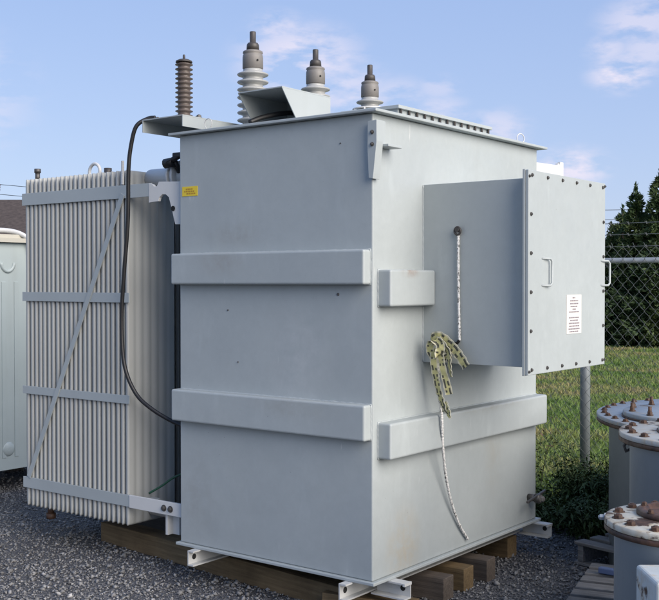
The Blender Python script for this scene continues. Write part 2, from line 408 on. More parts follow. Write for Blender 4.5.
# white guard ring round the far bushing
b = B(); gx_, gy_ = -1.15, 1.6
b.tube([(gx_ + .115 * math.cos(a), gy_ + .115 * math.sin(a), 2.915) for a in np.linspace(0, 2 * math.pi, 28, endpoint=False)], .006, 6, closed=True)
for a in np.linspace(.3, 2 * math.pi + .3, 8, endpoint=False):
    b.tube([(gx_ + .115 * math.cos(a), gy_ + .115 * math.sin(a), 2.592), (gx_ + .115 * math.cos(a), gy_ + .115 * math.sin(a), 2.915)], .007, 6)
obj('bushing_guard', b, M['white'], TR)
# long inverted channel at the left, carrying the brown arrester
cx0, cx1, cyf = -1.605, -1.272, -.06
b = B(); t_ = .005
b.box(cx0, cx1, cyf, .95, 2.678, 2.684); b.box(cx0, cx0 + t_, cyf, .95, 2.61, 2.6775); b.box(cx1 - t_, cx1, cyf, .95, 2.618, 2.6775)
b.box(cx0 + .006, cx1 - .006, .9, .905, 2.60, 2.6775); b.box(cx1 - .2, cx1 - .006, .3, .305, 2.593, 2.6775)
duct = obj('cable_duct', b, M['grey'], TR)
for x, y in ((-1.56, .02), (-1.33, .12), (-1.30, .10)):
    q = B(); q.hexbolt((x, y, 2.684), (0, 0, 1), .014, .016); obj('bolt', q, M['steel'], duct)
ax_, ay_ = -1.452, .13
prof = [(.045, 2.685), (.045, 2.695)]; z = 2.70; k = 12; step = (3.028 - z) / k
for i in range(k): prof += [(.036, z), (.038, z + step * .3), (.052, z + step * .5), (.0525, z + step * .62), (.038, z + step * .8)]; z += step
prof += [(.036, 3.028)]
b = B().lathe(ax_, ay_, prof, 28); arr = obj('surge_arrester', b, M['brown_porc'], TR)
b = B().lathe(ax_, ay_, [(.050, 3.029), (.048, 3.038), (.03, 3.047), (.008, 3.051), (.007, 3.073), (.004, 3.077)], 20); obj('arrester_cap', b, M['darkmetal'], arr)
# cable hood with a slanted open front
hx0, hx1 = -.885, -.571; zt = 2.77; zb = 2.593
b = B()
b.box(hx0, hx1, -.02, .40, zt - .006, zt)
for x in (hx0, hx1 - .005):
    b.prism([(x, -.02, zt - .0065), (x, .40, zt - .0065), (x, .40, zb), (x, .115, zb)], (.005, 0, 0))
b.box(hx0 + .006, hx1 - .006, .395, .40, zb, zt - .007)
hood = obj('cable_hood', b, M['grey'], TR)
b = B().tube(catmull([(-.80, -.02, 2.60), (-.77, .06, 2.635), (-.72, .2, 2.67), (-.68, .385, 2.68)], 6), .014, 8); obj('hood_cable', b, M['black'], hood)
b = B().lathe(0, 0, [(.035, 0), (.035, .06), (.02, .065), (.02, .1)], 16, origin=(-.66, .39, 2.685), rot=Matrix.Rotation(R(90), 3, 'X')); obj('cable_gland', b, M['steel'], hood)
# raised bolted hatch on the lid
mx0, mx1, my0, my1 = -.47, -.085, .36, 1.38
b = B(); b.box(mx0 + .02, mx1 - .02, my0 + .02, my1 - .02, 2.592, 2.655); b.box(mx0, mx1, my0, my1, 2.6555, 2.674, .002)
hat = obj('lid_hatch', b, M['grey'], TR)
b = B(); b.box(mx0 - .005, mx1 + .005, my0 - .005, my1 + .005, 2.592, 2.6, .001); obj('hatch_flange', b, M['white'], hat)
for i in range(13):
    y = my0 + .035 + (my1 - my0 - .07) * i / 12
    q = B().lathe(mx1 - .009, y, [(.012, 2.6012), (.012, 2.615), (.007, 2.616), (.007, 2.6552)], 8); obj('bolt', q, M['darkmetal'], hat)
# lifting eyes on the lid
def eye(name, p, r, th, ax, m, parent, tilt=0):
    q = B(); p = Vector(p); ax = Vector(ax)
    pts = [p + Vector((0, 0, 0))] + []
    pts = [p + ax * (r * math.cos(a)) + Vector((0, 0, r * 1.15 + r * math.sin(a))) for a in np.linspace(-R(60), R(240), 20)]
    pts = [p + ax * r * .8] + pts + [p - ax * r * .8]
    q.tube(pts, th, 7); return obj(name, q, m, parent)
eye('lifting_eye', (-1.12, -.01, 2.591), .028, .0025, (1, 0, 0), M['white'], TR)
eye('lifting_eye', (-.02, 1.62, 2.591), .03, .003, (.3, 1, 0), M['white'], TR)
# base channels (open to the near side)
def channel_y(x, y0, y1, s):
    q = B(); z0, z1 = .132, .2175
    q.box(x, x + .007, y0, y1, z0, z1); q.box(x + s * .0075, x + s * .044 + .0, y0, y1, z1 - .008, z1) if s > 0 else None
    q.box(x + .0075, x + .044, y0, y1, z0, z0 + .008)
    ch = obj('base_channel', q, M['lightgrey'], TR)
    for yy in (y0 + .045,):
        h = B().lathe(0, 0, [(.016, 0), (.016, .001)], 16, origin=(x + .0072, yy, .176), rot=Matrix.Rotation(R(90), 3, 'Y')); obj('bolt_hole', h, M['hole'], ch)
for x in (-1.225, -.155): channel_y(x, -.075, 1.92, 1)
def channel_x(y, x0, x1):
    q = B(); z0, z1 = .132, .2175
    q.box(x0, x1, y, y + .007, z0, z1); q.box(x0, x1, y - .055, y - .0005, z1 - .008, z1); q.box(x0, x1, y - .055, y - .0005, z0, z0 + .008)
    q.box(x1 - .008, x1 + .004, y - .058, y + .007, z1 - .014, z1 + .0005)
    ch = obj('base_channel', q, M['lightgrey'], TR)
    h = B().lathe(0, 0, [(.015, 0), (.015, .001)], 16, origin=(x1 - .045, y - .0002, .178), rot=Matrix.Rotation(R(90), 3, 'X')); obj('bolt_hole', h, M['hole'], ch)
channel_x(.17, -.09, .115); channel_x(1.80, -.09, .11)
# drain valve at the far lower corner
b = B(); b.tube([(0, 1.70, .385), (.05, 1.70, .385)], .022, 10); b.tube([(.05, 1.70, .385), (.085, 1.70, .385)], .03, 10)
dv = obj('drain_valve', b, M['steel'], TR)
b = B(); b.box(.06, .075, 1.55, 1.80, .395, .41, .004, rot=Matrix.Rotation(R(8), 3, 'X')); obj('valve_handle', b, M['steel'], dv)
b = B(); b.hexbolt((.085, 1.70, .385), (1, 0, 0), .018, .02); obj('valve_plug', b, M['capmetal'], dv)
# ---- radiators
RX0, RX1, RY0, RY1, RZ0, RZ1 = -2.875, -1.848, .05, .445, .245, 2.418
NP = 23; pitch = (RX1 - RX0) / NP
def plate_bm(xc, y0, y1):
    w = .0142; q = B()
    # horizontal section: pressed panel with rounded front edge and vertical flutes
    n = 44; prof = []
    for i in range(n + 1):
        s_ = i / n; y = y0 + .006 + (y1 - y0 - .012) * s_
        fl = .5 + .5 * math.cos((s_ * 6.0) * 2 * math.pi)
        h = w * (.42 + .58 * (1 - fl) ** .6) if .05 < s_ < .95 else w * .92
        prof.append((y, h))
    sec = [(-w * .62, y0), (w * .62, y0)] + [(h, y) for y, h in prof] + [(w * .5, y1 - .001), (-w * .5, y1 - .001)] + [(-h, y) for y, h in prof[::-1]]
    zs = [(RZ0, .3), (RZ0 + .012, .75), (RZ0 + .05, 1), (RZ1 - .06, 1), (RZ1 - .022, .8), (RZ1 - .004, .45), (RZ1, .25)]
    vs = []
    for z, f in zs:
        for x, y in sec: vs.append((xc + x * f, y, z))
    m_ = len(sec); fs = []
    for i in range(len(zs) - 1):
        for j in range(m_): fs.append((i * m_ + j, i * m_ + (j + 1) % m_, (i + 1) * m_ + (j + 1) % m_, (i + 1) * m_ + j))
    v = q._add(vs, fs, True); q.bm.faces.new(v[:m_][::-1]); q.bm.faces.new(v[-m_:])
    return q
def radiator(y0, y1, detailed):
    hb = B().tube([(RX0 + .02, (y0 + y1) / 2, RZ1 - .09), (RX1 + .06, (y0 + y1) / 2, RZ1 - .09)], .045, 16)
    rad = obj('radiator', hb, M['fin'], TR)
    hb = B().tube([(RX0 + .02, (y0 + y1) / 2, RZ0 + .10), (RX1 + .06, (y0 + y1) / 2, RZ0 + .10)], .045, 16); obj('header_tube', hb, M['fin'], rad)
    first = None
    for i in range(NP):
        xc = RX0 + pitch * (i + .5)
        if first is None:
            first = obj('radiator_plate', plate_bm(xc, y0, y1), M['fin'], rad); fx = xc
        else:
            c_ = first.copy(); COL.objects.link(c_); c_.location.x += xc - fx + random.uniform(-.0022, .0022)
    return rad
rad = radiator(RY0, RY1, True); radiator(.56, .955, False)
for o in list(COL.objects):
    if o.name.startswith('radiator_plate') and o.parent is None: o.parent = rad
ys_ = RY0 - .012
for z0, z1, x1 in ((2.245, 2.325, RX1 + .21), (1.61, 1.67, RX1 + .012), (.993, 1.045, RX1 + .012), (.365, .437, RX1 + .012)):
    q = B(); q.box(RX0 - .012, x1, ys_, ys_ + .009, z0, z1, .0015); obj('radiator_strap', q, M['grey'], rad)
# diagonal brace
a0 = Vector((-1.885, ys_ - .006, 2.27)); a1 = Vector((-2.82, ys_ - .006, .44)); d_ = (a1 - a0).normalized(); n_ = Vector((-d_.z, 0, d_.x)) * .018
b = B().prism([a0 + n_, a1 + n_, a1 - n_, a0 - n_], (0, .0055, 0)); obj('diagonal_brace', b, M['grey'], rad)
# lower arm to the tank
b = B(); b.box(RX1 + .013, -1.36, ys_ - .004, ys_ + .01, .362, .44, .002); arm = obj('radiator_arm', b, M['white'], TR)
for x in (-1.53, -1.475):
    q = B(); q.hexbolt((x, ys_ - .004, .40), (0, -1, 0), .015, .012); obj('bolt', q, M['steel'], arm)
b = B(); b.box(-1.545, -1.525, .06, .12, .235, .36, .002); b.box(-1.545, -1.47, .10, .12, .235, .36, .002); obj('arm_foot', b, M['white'], arm)
b = B(); b.tube([(RX1, .25, .33), (-1.36, .25, .33)], .05, 18); obj('header_pipe', b, M['white'], TR)
b = B(); b.tube([(RX1 - .01, .25, 2.375), (-1.36, .25, 2.375)], .062, 20)
hp = obj('header_pipe', b, M['white'], TR)
for x in (-1.64, -1.60):
    q = B().tube([(x, .25, 2.375), (x + .02, .25, 2.375)], .10, 24); obj('pipe_flange', q, M['white'], hp)
b = B(); b.tube([(-1.56, .2, 2.40), (-1.555, .15, 2.46)], .018, 8); b.tube([(-1.615, .13, 2.445), (-1.55, .14, 2.452)], .030, 10); b.tube([(-1.585, .12, 2.45), (-1.50, .14, 2.485)], .017, 8); b.box(-1.545, -1.46, .12, .17, 2.475, 2.505, .006)
obj('valve_handle', b, M['black'], hp)
# fittings on top of the radiator
eye('lifting_eye', (-2.40, .25, RZ1 - .02), .052, .011, (1, 0, 0), M['white'], rad)
b = B(); b.tube([(-2.235, .22, RZ1 - .01), (-2.235, .22, RZ1 + .05)], .025, 12); obj('vent_plug', b, M['darkmetal'], rad)
b = B(); b.tube([(-2.80, .1, RZ1 - .01), (-2.80, .1, RZ1 + .045)], .016, 10); b.tube([(-2.80, .1, RZ1 + .045), (-2.80, .1, RZ1 + .072)], .022, 10); obj('vent_plug', b, M['steel'], rad)
b = B(); b.box(-1.90, -1.885, .035, .048, 2.33, 2.475, .002); obj('strap_end_tab', b, M['white'], rad)
# cables on the transformer
tag(obj('cable', B().tube(catmull([(-1.58, .02, 2.705), (-1.62, 0, 2.70), (-1.665, -.05, 2.655), (-1.70, -.06, 2.55), (-1.725, -.06, 2.40), (-1.755, -.04, 2.10), (-1.80, -.03, 1.80), (-1.835, -.02, 1.52), (-1.815, -.02, 1.25), (-1.745, 0, 1.08), (-1.64, .03, .985), (-1.50, .10, .90), (-1.37, .16, .86)], 8), .0125, 10), M['black'], loc=(-1.7, 0, .86)), 'black cable looping from the lid duct down in front of the radiator', 'cable')
tag(obj('wire', B().tube(catmull([(-1.73, .10, .452), (-1.66, .14, .50), (-1.58, .18, .56), (-1.48, .25, .60), (-1.40, .3, .59)], 8), .007, 7), M['green'], loc=(-1.6, .1, .45)), 'thin green wire slanting across the foot of the radiator', 'wire')

# ------------------------------------------------------------------ rope and ribbon
rp = mat('braided_rope', (.6, .6, .57), .9, 0, .2); t = NT(rp)
v1 = t.voro(75); n1 = t.noise(60, 2)
fleck = t.ramp(n1, [(.56, (0, 0, 0)), (.62, (.85,) * 3)])
t.col(t.mix(fleck, t.ramp(v1, [(.1, (.42, .42, .40)), (.5, (.72, .71, .68))]), (.10, .10, .095))); t.bump(v1, .6, .004)
def twist_rope(pts, r):
    q = B(); C_ = catmull(pts, 22); rr = [r * (1 + .16 * math.sin(i * 1.9)) for i in range(len(C_))]
    q.tube(C_, rr, 8); return q
tag(obj('rope', twist_rope([(.222, .458, 2.005), (.225, .452, 1.95), (.226, .452, 1.75), (.230, .452, 1.55), (.234, .45, 1.43)], .0068), rp, loc=(.22, .45, 2.0)), 'short white rope hanging straight down from the eyelet on the terminal box side', 'rope')
b = B(); b.tube([(.222, .466, 2.005), (.222, .44, 2.005)], .012, 10); b.tube([(.222 + .018 * math.cos(a), .448, 2.0 + .02 * math.sin(a)) for a in np.linspace(0, 6.28, 14, endpoint=False)], .006, 6, closed=True)
obj('rope_eyelet', b, M['darkmetal'], TR)
tag(obj('rope', twist_rope([(.12, .435, 1.36), (.105, .45, 1.25), (.10, .475, 1.12), (.098, .498, 1.03), (.094, .51, .96), (.075, .55, .84), (.045, .63, .68), (.025, .72, .52), (.014, .83, .37), (.012, .925, .272)], .0074), rp, loc=(.1, .47, 1.3)), 'long white rope with dark flecks trailing from the yellow ribbon down the lit tank wall', 'rope')
tag(obj('tie', B().tube(catmull([(.235, .448, 1.435), (.222, .446, 1.418), (.20, .446, 1.416), (.165, .446, 1.43)], 6), .008, 8), M['black'], loc=(.2, .446, 1.42)), 'short dark tie joining the hanging rope to the yellow ribbon', 'tie')
yb = mat('yellow_ribbon', (.44, .42, .20), .75); kb = mat('ribbon_black_print', (.07, .07, .05), .75); wb = mat('ribbon_pale_edge', (.50, .48, .36), .75)
def ribbon(q, pts, w, axis, twist=0.0, roll=0.0):
    """a flat webbing strip: pale edges, yellow middle with black dashes; twist turns it along its length"""
    C_ = catmull(pts, 12); n = len(C_); ax = Vector(axis).normalized(); rows = []
    us = [-.5, -.36, -.12, .12, .36, .5]
    for i, p in enumerate(C_):
        d = (C_[min(i + 1, n - 1)] - C_[max(i - 1, 0)]).normalized()
        wd = (ax - d * ax.dot(d)).normalized(); a = roll + twist * i / (n - 1) + .12 * math.sin(i * .8)
        wd = Matrix.Rotation(a, 3, d) @ wd; nn = d.cross(wd)
        rows.append(([p + wd * (w * u) + nn * .0012 for u in us], [p + wd * (w * u) - nn * .0012 for u in us]))
    vv = [[q.bm.verts.new(x) for x in r[0]] + [q.bm.verts.new(x) for x in r[1]] for r in rows]
    m_ = len(us)
    def face(a, b, c, d, mi):
        f = q.bm.faces.new((a, b, c, d)); f.material_index = mi
    L = 0; dash = {}
    for i in range(n - 1):
        L += (C_[i + 1] - C_[i]).length; ph = int(L / .019) % 2
        A, Bq = vv[i], vv[i + 1]
        for k in range(m_ - 1):
            mi = 2 if k in (0, 4) else (1 if (k in (1, 3) and dash.setdefault((k, int(L / .012)), random.random() < .5)) else 0)
            face(A[k], A[k + 1], Bq[k + 1], Bq[k], mi); face(A[m_ + k + 1], A[m_ + k], Bq[m_ + k], Bq[m_ + k + 1], mi)
        face(A[0], Bq[0], Bq[m_], A[m_], 2); face(A[m_ - 1], A[2 * m_ - 1], Bq[2 * m_ - 1], Bq[m_ - 1], 2)
q = B()
ribbon(q, [(.045, .43, 1.385), (.06, .40, 1.43), (.10, .39, 1.452), (.14, .395, 1.44), (.17, .41, 1.405)], .055, (.2, .3, 1), .5, .2)
ribbon(q, [(.07, .41, 1.33), (.055, .395, 1.375), (.07, .385, 1.42), (.11, .38, 1.43), (.15, .385, 1.40), (.165, .40, 1.36), (.13, .41, 1.34)], .045, (1, .2, .3), 1.2, -.3)
ribbon(q, [(.10, .39, 1.44), (.13, .375, 1.405), (.12, .38, 1.365), (.09, .39, 1.345)], .05, (1, 0, .5), -.6)
ribbon(q, [(.15, .40, 1.425), (.19, .40, 1.395), (.225, .405, 1.355), (.262, .41, 1.30)], .058, (.8, 0, .6), .25)
ribbon(q, [(.15, .405, 1.39), (.165, .40, 1.34), (.168, .405, 1.29), (.175, .41, 1.245)], .036, (1, .3, 0), .5, .5)
ribbon(q, [(.08, .40, 1.39), (.075, .40, 1.32), (.078, .415, 1.24), (.088, .43, 1.16), (.098, .442, 1.11), (.112, .448, 1.055)], .046, (1, .1, 0), .6)
ribbon(q, [(.115, .395, 1.38), (.125, .40, 1.30), (.14, .415, 1.22), (.150, .43, 1.15)], .042, (1, -.2, 0), -.5)
ribbon(q, [(.105, .448, 1.10), (.125, .44, 1.075), (.14, .44, 1.05), (.135, .445, 1.03)], .05, (1, 0, .5), .9)
bmesh.ops.translate(q.bm, verts=q.bm.verts[:], vec=(.035, 0, 0))
ro = obj('ribbon', q, [yb, kb, wb], loc=(.12, .42, 1.1))
tag(ro, 'yellow and black webbing ribbon knotted under the terminal box', 'ribbon')

# ------------------------------------------------------------------ timbers
def timber(name, label, cat, c, L, W, H, ang, m, group=None, z0=.0):
    q = B(); q.box(-L / 2, L / 2, -W / 2, W / 2, 0, H, .004, 2)
    o = obj(name, q, m); o.location = (c[0], c[1], z0); o.rotation_euler = (0, 0, R(ang)); return tag(o, label, cat, group)
timber('timber_beam', 'long brown timber running under the front edge of the grey transformer', 'timber', (-1.36, .30, 0), 2.22, .14, .13, -6.2, M['timber'])
timber('timber_mat', 'dark grey board lying between radiator foot and long brown timber', 'board', (-1.62, .62, 0), 1.55, .44, .128, -4, M['mat'])
timber('timber_block', 'dark weathered timber block end nearest the front base corner', 'timber', (-.28, .62, 0), .68, .115, .129, 3, M['darkwood'], 'timber blocks under the transformer side')
timber('timber_block', 'warm brown timber block between the two darker block ends', 'timber', (-.30, .86, 0), .70, .115, .129, 2, M['timber'], 'timber blocks under the transformer side')
timber('timber_block', 'weathered grey timber block third back along the lit tank side', 'timber', (-.30, 1.09, 0), .72, .115, .129, 4, M['darkwood'], 'timber blocks under the transformer side')
timber('timber_block', 'tan timber block deep under the far end of the tank', 'timber', (-.40, 1.66, 0), .62, .12, .129, 0, M['timber'], 'timber blocks under the transformer side')
timber('timber_plank', 'short brown timber plank right under the near base corner', 'timber', (-.14, .18, 0), .50, .13, .10, 12, M['timber'], None)
q = B(); q.tube([(-2.70, .12, .248), (-2.70, .12, .20)], .022, 10); q.tube([(-2.70, .12, .2), (-2.70, .12, .165)], .032, 8); obj('drain_plug', q, M['rust'], TR)

# ------------------------------------------------------------------ neighbouring tanks on the right
def bolted_tank(name, label, cx, cy, r, zt, over, lidmat, nb, hatch, hz, bolt_r, zb=.0):
    T = thing(name, label, 'tank', (cx, cy, zb))
    q = B().lathe(cx, cy, [(r - over, zb), (r - over, zt - .05), (r - over + .01, zt - .045)], 72); obj('body', q, M['tankblue'], T)
    q = B().lathe(cx, cy, [(r - .004, zt - .046), (r, zt - .042), (r, zt - .027), (r - .003, zt - .025)], 96); obj('rim', q, M['rust'], T)
    q = B().lathe(cx, cy, [(r - .003, zt - .0245), (r, zt - .021), (r, zt - .004), (r - .004, zt), (r * .5, zt + .004)], 96); ld = obj('lid', q, lidmat, T)
    for i in range(nb):
        a = 2 * math.pi * (i + .3) / nb
        q = B(); q.hexbolt((cx + (r - .045) * math.cos(a), cy + (r - .045) * math.sin(a), zt + .001), (0, 0, 1), bolt_r, bolt_r * .75); obj('bolt', q, M['rust'], ld)
    return T, ld
Rv = (.793, .609); Fv = (-.609, .793)
T1, l1 = bolted_tank('round_tank', 'widest blue grey tank with broad bolted lid by the fence', 1.30, 2.33, 1.03, .93, .075, M['lid_blue'], 44, None, 0, .016)
q = B().lathe(.98, 1.98, [(.44, .932), (.445, .936), (.445, .962), (.44, .968), (.1, .972)], 64); h1 = obj('hatch', q, M['lid_blue'], T1)
q = B().lathe(.98, 1.98, [(.452, .931), (.452, .942)], 64); obj('gasket', q, M['rust'], h1)
for i in range(12):
    a = 2 * math.pi * (i + .15) / 12; x = .98 + .40 * math.cos(a); y = 1.98 + .40 * math.sin(a)
    q = B(); q.hexbolt((x, y, .970), (0, 0, 1), .015, .02); q.tube([(x, y, .97), (x, y, 1.02)], .011, 8); obj('bolt', q, M['rust'], h1)
T2, l2 = bolted_tank('round_tank', 'middle grey tank with rust edged lid in front of the widest one', 1.54, .63, .48, 1.045, .05, M['lid_mid'], 22, None, 0, .017)
q = B().lathe(1.53, .58, [(.27, 1.046), (.275, 1.05), (.275, 1.066), (.27, 1.072), (.05, 1.076)], 48); h2 = obj('hatch', q, M['lid_mid'], T2)
q = B().lathe(1.53, .58, [(.283, 1.0455), (.283, 1.055)], 48); obj('gasket', q, M['rust'], h2)
for i in range(8):
    a = 2 * math.pi * (i + .4) / 8; x = 1.53 + .235 * math.cos(a); y = .58 + .235 * math.sin(a)
    q = B(); q.hexbolt((x, y, 1.073), (0, 0, 1), .014, .02); q.tube([(x, y, 1.07), (x, y, 1.12)], .010, 8); obj('bolt', q, M['rust'], h2)
q = B(); q.box(1.10, 1.14, .55, .565, .955, .998, .003); q.tube([(1.105, .54, .985), (1.09, .53, .955), (1.10, .53, .93), (1.115, .54, .94)], .008, 6); obj('lifting_hook', q, M['darkmetal'], T2)
T3, l3 = bolted_tank('round_tank', 'small near tank with rust stained cream lid and box in front', 1.73, -.49, .285, .875, .035, M['lid_cream'], 14, None, 0, .0165)
q = B().lathe(1.70, -.445, [(.155, .876), (.16, .88), (.16, .893), (.15, .897), (.128, .898), (.120, .885), (.03, .884)], 40); h3 = obj('hatch', q, M['rust'], T3)
for i in range(6):
    a = 2 * math.pi * i / 6; q = B(); q.hexbolt((1.70 + .14 * math.cos(a), -.445 + .14 * math.sin(a), .898), (0, 0, 1), .010, .01); obj('bolt', q, M['rust'], h3)
q = B(); q.hexbolt((1.465, -.58, .862), (-.9, -.3, 0), .012, .02); obj('side_bolt', q, M['galv'], T3)
# box on the front of the small tank
fb = Vector((1.87, -.72, 0)); rz = Matrix.Rotation(R(37.5), 3, 'Z')
q = B(); q.box(1.70, 2.02, -.93, -.70, .30, .775, .012, 3, rot=rz, piv=(1.87, -.80, .5)); bx = obj('terminal_box', q, rusty('stained_white_box', (.47, .51, .51), .14), T3)
q = B(); q.hexbolt(Vector((1.87, -.80, .5)) + rz @ Vector((-.135, -.13, .195)), rz @ Vector((0, -1, 0)), .014, .012); obj('bolt', q, M['rust'], bx)

# ------------------------------------------------------------------ pallets
def pallet(name, label, c, ang, H, nb, L, W, m, tilt=0):
    T = thing(name, label, 'pallet', (c[0], c[1], 0), 'old pallets beside the tanks'); T.rotation_euler = (R(tilt), 0, R(ang))
    def part(nm, x0, x1, y0, y1, z0, z1):
        q = B(); q.box(x0, x1, y0, y1, z0, z1, .003, 1)
        me = bpy.data.meshes.new(nm); q.bm.to_mesh(me); q.bm.free(); me.materials.append(m)
        o = bpy.data.objects.new(nm, me); COL.objects.link(o); o.parent = T
    bw = W / (nb * 1.45)
    for i in range(nb):
        y = bw / 2 + (W - bw) * i / (nb - 1)
        part('top_board', 0, L, y - bw / 2, y + bw / 2, H - .02, H)
        if i in (0, nb // 2, nb - 1): part('bottom_board', 0, L, y - bw / 2, y + bw / 2, .004, .022)
    for x in (.02, L / 2, L - .06): part('stringer', x, x + .04, .01, W - .01, .0225, H - .0205)
    return T
pallet('pallet', 'grey wooden pallet lying flat against the widest tank', (.29, 1.74, 0), -14, .145, 4, .75, .55, M['oldwood'])
pallet('pallet', 'lower grey pallet with diagonal slats next to the small near tank', (.72, .62, 0), 14, .085, 7, .85, .95, M['oldwood'])
q = B(); q.box(.62, .75, 1.33, 1.37, .09, .125, .006); tag(obj('plastic_piece', q, M['blueplastic'], loc=(.68, 1.35, .09)), 'small blue plastic piece lying on the lower pallet', 'scrap')

# ------------------------------------------------------------------ fence
FY = 3.8
FE = thing('chain_link_fence', 'galvanised chain link fence with barbed wire behind the tanks', 'fence', (-.55, FY, 0))
for x in (-6.55, -3.55, -.55, 2.45):
    q = B().tube([(x, FY, -.1), (x, FY, 2.22)], .041, 18); q.lathe(x, FY, [(.043, 2.20), (.043, 2.235), (.018, 2.255)], 16); obj('post', q, M['galv'], FE)
q = B().tube([(-6.6, FY - .042, 1.908), (3.2, FY - .042, 1.908)], .022, 14); obj('top_rail', q, M['galv'], FE)
q = B(); w_ = .088; hh = .051; nz_ = 39
x = -5.0; i = 0
while x < 3.0:
    pts = []
    for j in range(nz_ + 1):
        z = .03 + j * hh; side = (j % 2); pts.append((x + (w_ * .53 if side else -w_ * .03), FY - .074 + (.003 if side else -.003), z))
    pts.append((pts[-1][0] + (-.012 if nz_ % 2 else .012), FY - .07, pts[-1][2] + .03))
    q.tube(pts, .0022, 4, False); x += w_ / 2
    # mirrored strand
    pts = []
    for j in range(nz_ + 1):
        z = .03 + j * hh; side = (j % 2); pts.append((x + (-w_ * .03 if side else w_ * .53), FY - .074 + (-.003 if side else .003), z))
    q.tube(pts, .0022, 4, False); x += w_ / 2
obj('chain_link_mesh', q, M['wire'], FE)
for z in (2.205, 2.115, 2.02):
    q = B(); q.tube([(-6.6, FY - .03, z), (-3, FY - .03, z - .006), (0, FY - .03, z), (3.2, FY - .03, z)], .0028, 5)
    for k_ in range(66):
        x = -6.5 + k_ * .147; q.tube([(x - .008, FY - .045, z + .012), (x + .008, FY - .015, z - .012)], .0018, 4); q.tube([(x - .006, FY - .015, z + .012), (x + .006, FY - .045, z - .012)], .0018, 4)
    obj('barbed_wire', q, M['wire'], FE)

# ------------------------------------------------------------------ weeds at the fence foot
lf = mat('weed_leaves', (.04, .07, .02), .6, 0, .3); t = NT(lf)
t.col(t.ramp(t.noise(5, 4), [(.3, (.032, .058, .018)), (.55, (.07, .11, .03)), (.75, (.14, .15, .055))]))
lf2 = mat('seed_heads', (.18, .10, .07), .8)
ws = mat('weed_stems', (.06, .07, .03), .8)
def leaves(P, size, flat=.6):
    n = len(P); a = rng.random(n) * 2 * math.pi; e = rng.normal(0, flat, n); L = size * (.5 + rng.random(n)); w = L * .26
    d = np.stack([np.cos(a) * np.cos(e), np.sin(a) * np.cos(e), np.sin(e)], 1); s = np.stack([-np.sin(a), np.cos(a), rng.normal(0, .3, n)], 1)
    V = np.stack([P, P + d * (L * .5)[:, None] + s * (w * .5)[:, None], P + d * L[:, None] - np.array([0, 0, 1]) * (L * .25)[:, None], P + d * (L * .5)[:, None] - s * (w * .5)[:, None]], 1)
    return V.reshape(-1, 3), np.arange(n * 4).reshape(n, 4)
def weed(x, y, h, rad, n, label, group, heads=False):
    T = thing('weed_plant', label, 'weed', (x, y, 0), group)
    q = B(); P = []
    ns = max(4, int(n / 110))
    for k_ in range(ns):
        a = random.random() * 6.28; r_ = rad * math.sqrt(random.random()); hk = h * random.uniform(.55, 1)
        base = Vector((math.cos(a) * r_ * .35, math.sin(a) * r_ * .35, 0)); tip = Vector((math.cos(a) * r_, math.sin(a) * r_, hk)); mid = (base + tip) / 2 + Vector((0, 0, hk * .15))
        C_ = catmull([base, mid, tip], 5); q.tube([p + Vector((x, y, 0)) for p in C_], [.005 * (1 - .7 * i / (len(C_) - 1)) for i in range(len(C_))], 4)
        for _ in range(n // ns):
            u = random.random() ** .8; p = C_[int(u * (len(C_) - 1))]
            P.append((p.x + random.gauss(0, .02 + .10 * rad), p.y + random.gauss(0, .02 + .10 * rad), max(.01, p.z + random.gauss(0, .03))))
    obj('stem', q, ws, T)
    v, f = leaves(np.array(P), .046 if h < .5 else .038); npmesh('foliage', v, f, lf, T)
    if heads:
        HP = np.array([(random.gauss(0, rad * .5), random.gauss(0, rad * .5), h * random.uniform(.6, 1.0)) for _ in range(60)]); v, f = leaves(HP, .03); npmesh('seed_head', v, f, lf2, T)
low = 'low dark leafy weed clump crowding the fence foot'; tall = 'taller weed with pinkish seed heads rising left of the fence post'
for x, y, h, r_, n in ((-1.05, 2.75, .34, .30, 1700), (-.75, 2.45, .28, .28, 1700), (-.88, 2.75, .40, .26, 1700), (-.62, 2.85, .20, .26, 1100), (-.30, 2.60, .22, .3, 1500), (-.10, 2.95, .42, .34, 1900), (.08, 2.45, .26, .26, 1300), (-.95, 3.15, .38, .3, 1500), (-.28, 3.2, .36, .24, 1300), (.25, 2.9, .38, .30, 1500), (.12, 3.3, .42, .3, 1300), (-1.5, 3.0, .4, .35, 1500), (-2.1, 3.1, .4, .35, 1200)):
    weed(x, y, h, r_, int(n * 1.6), low, 'low weeds along the fence foot')
for x, y, h in ((-.98, 2.70, .74), (-.84, 2.62, .55), (-.90, 2.95, .82), (-.72, 3.15, .74), (-1.02, 3.3, .72), (-.80, 2.75, .62)):
    weed(x, y, h, .2, 620, tall, 'tall weeds by the fence post', True)

for x, y, h in ((-.22, 2.95, .60), (.0, 3.15, .56), (.2, 3.05, .62)):
    weed(x, y, h, .2, 520, 'loose green weed of middling height right of the fence post', 'middling weeds right of the fence post')

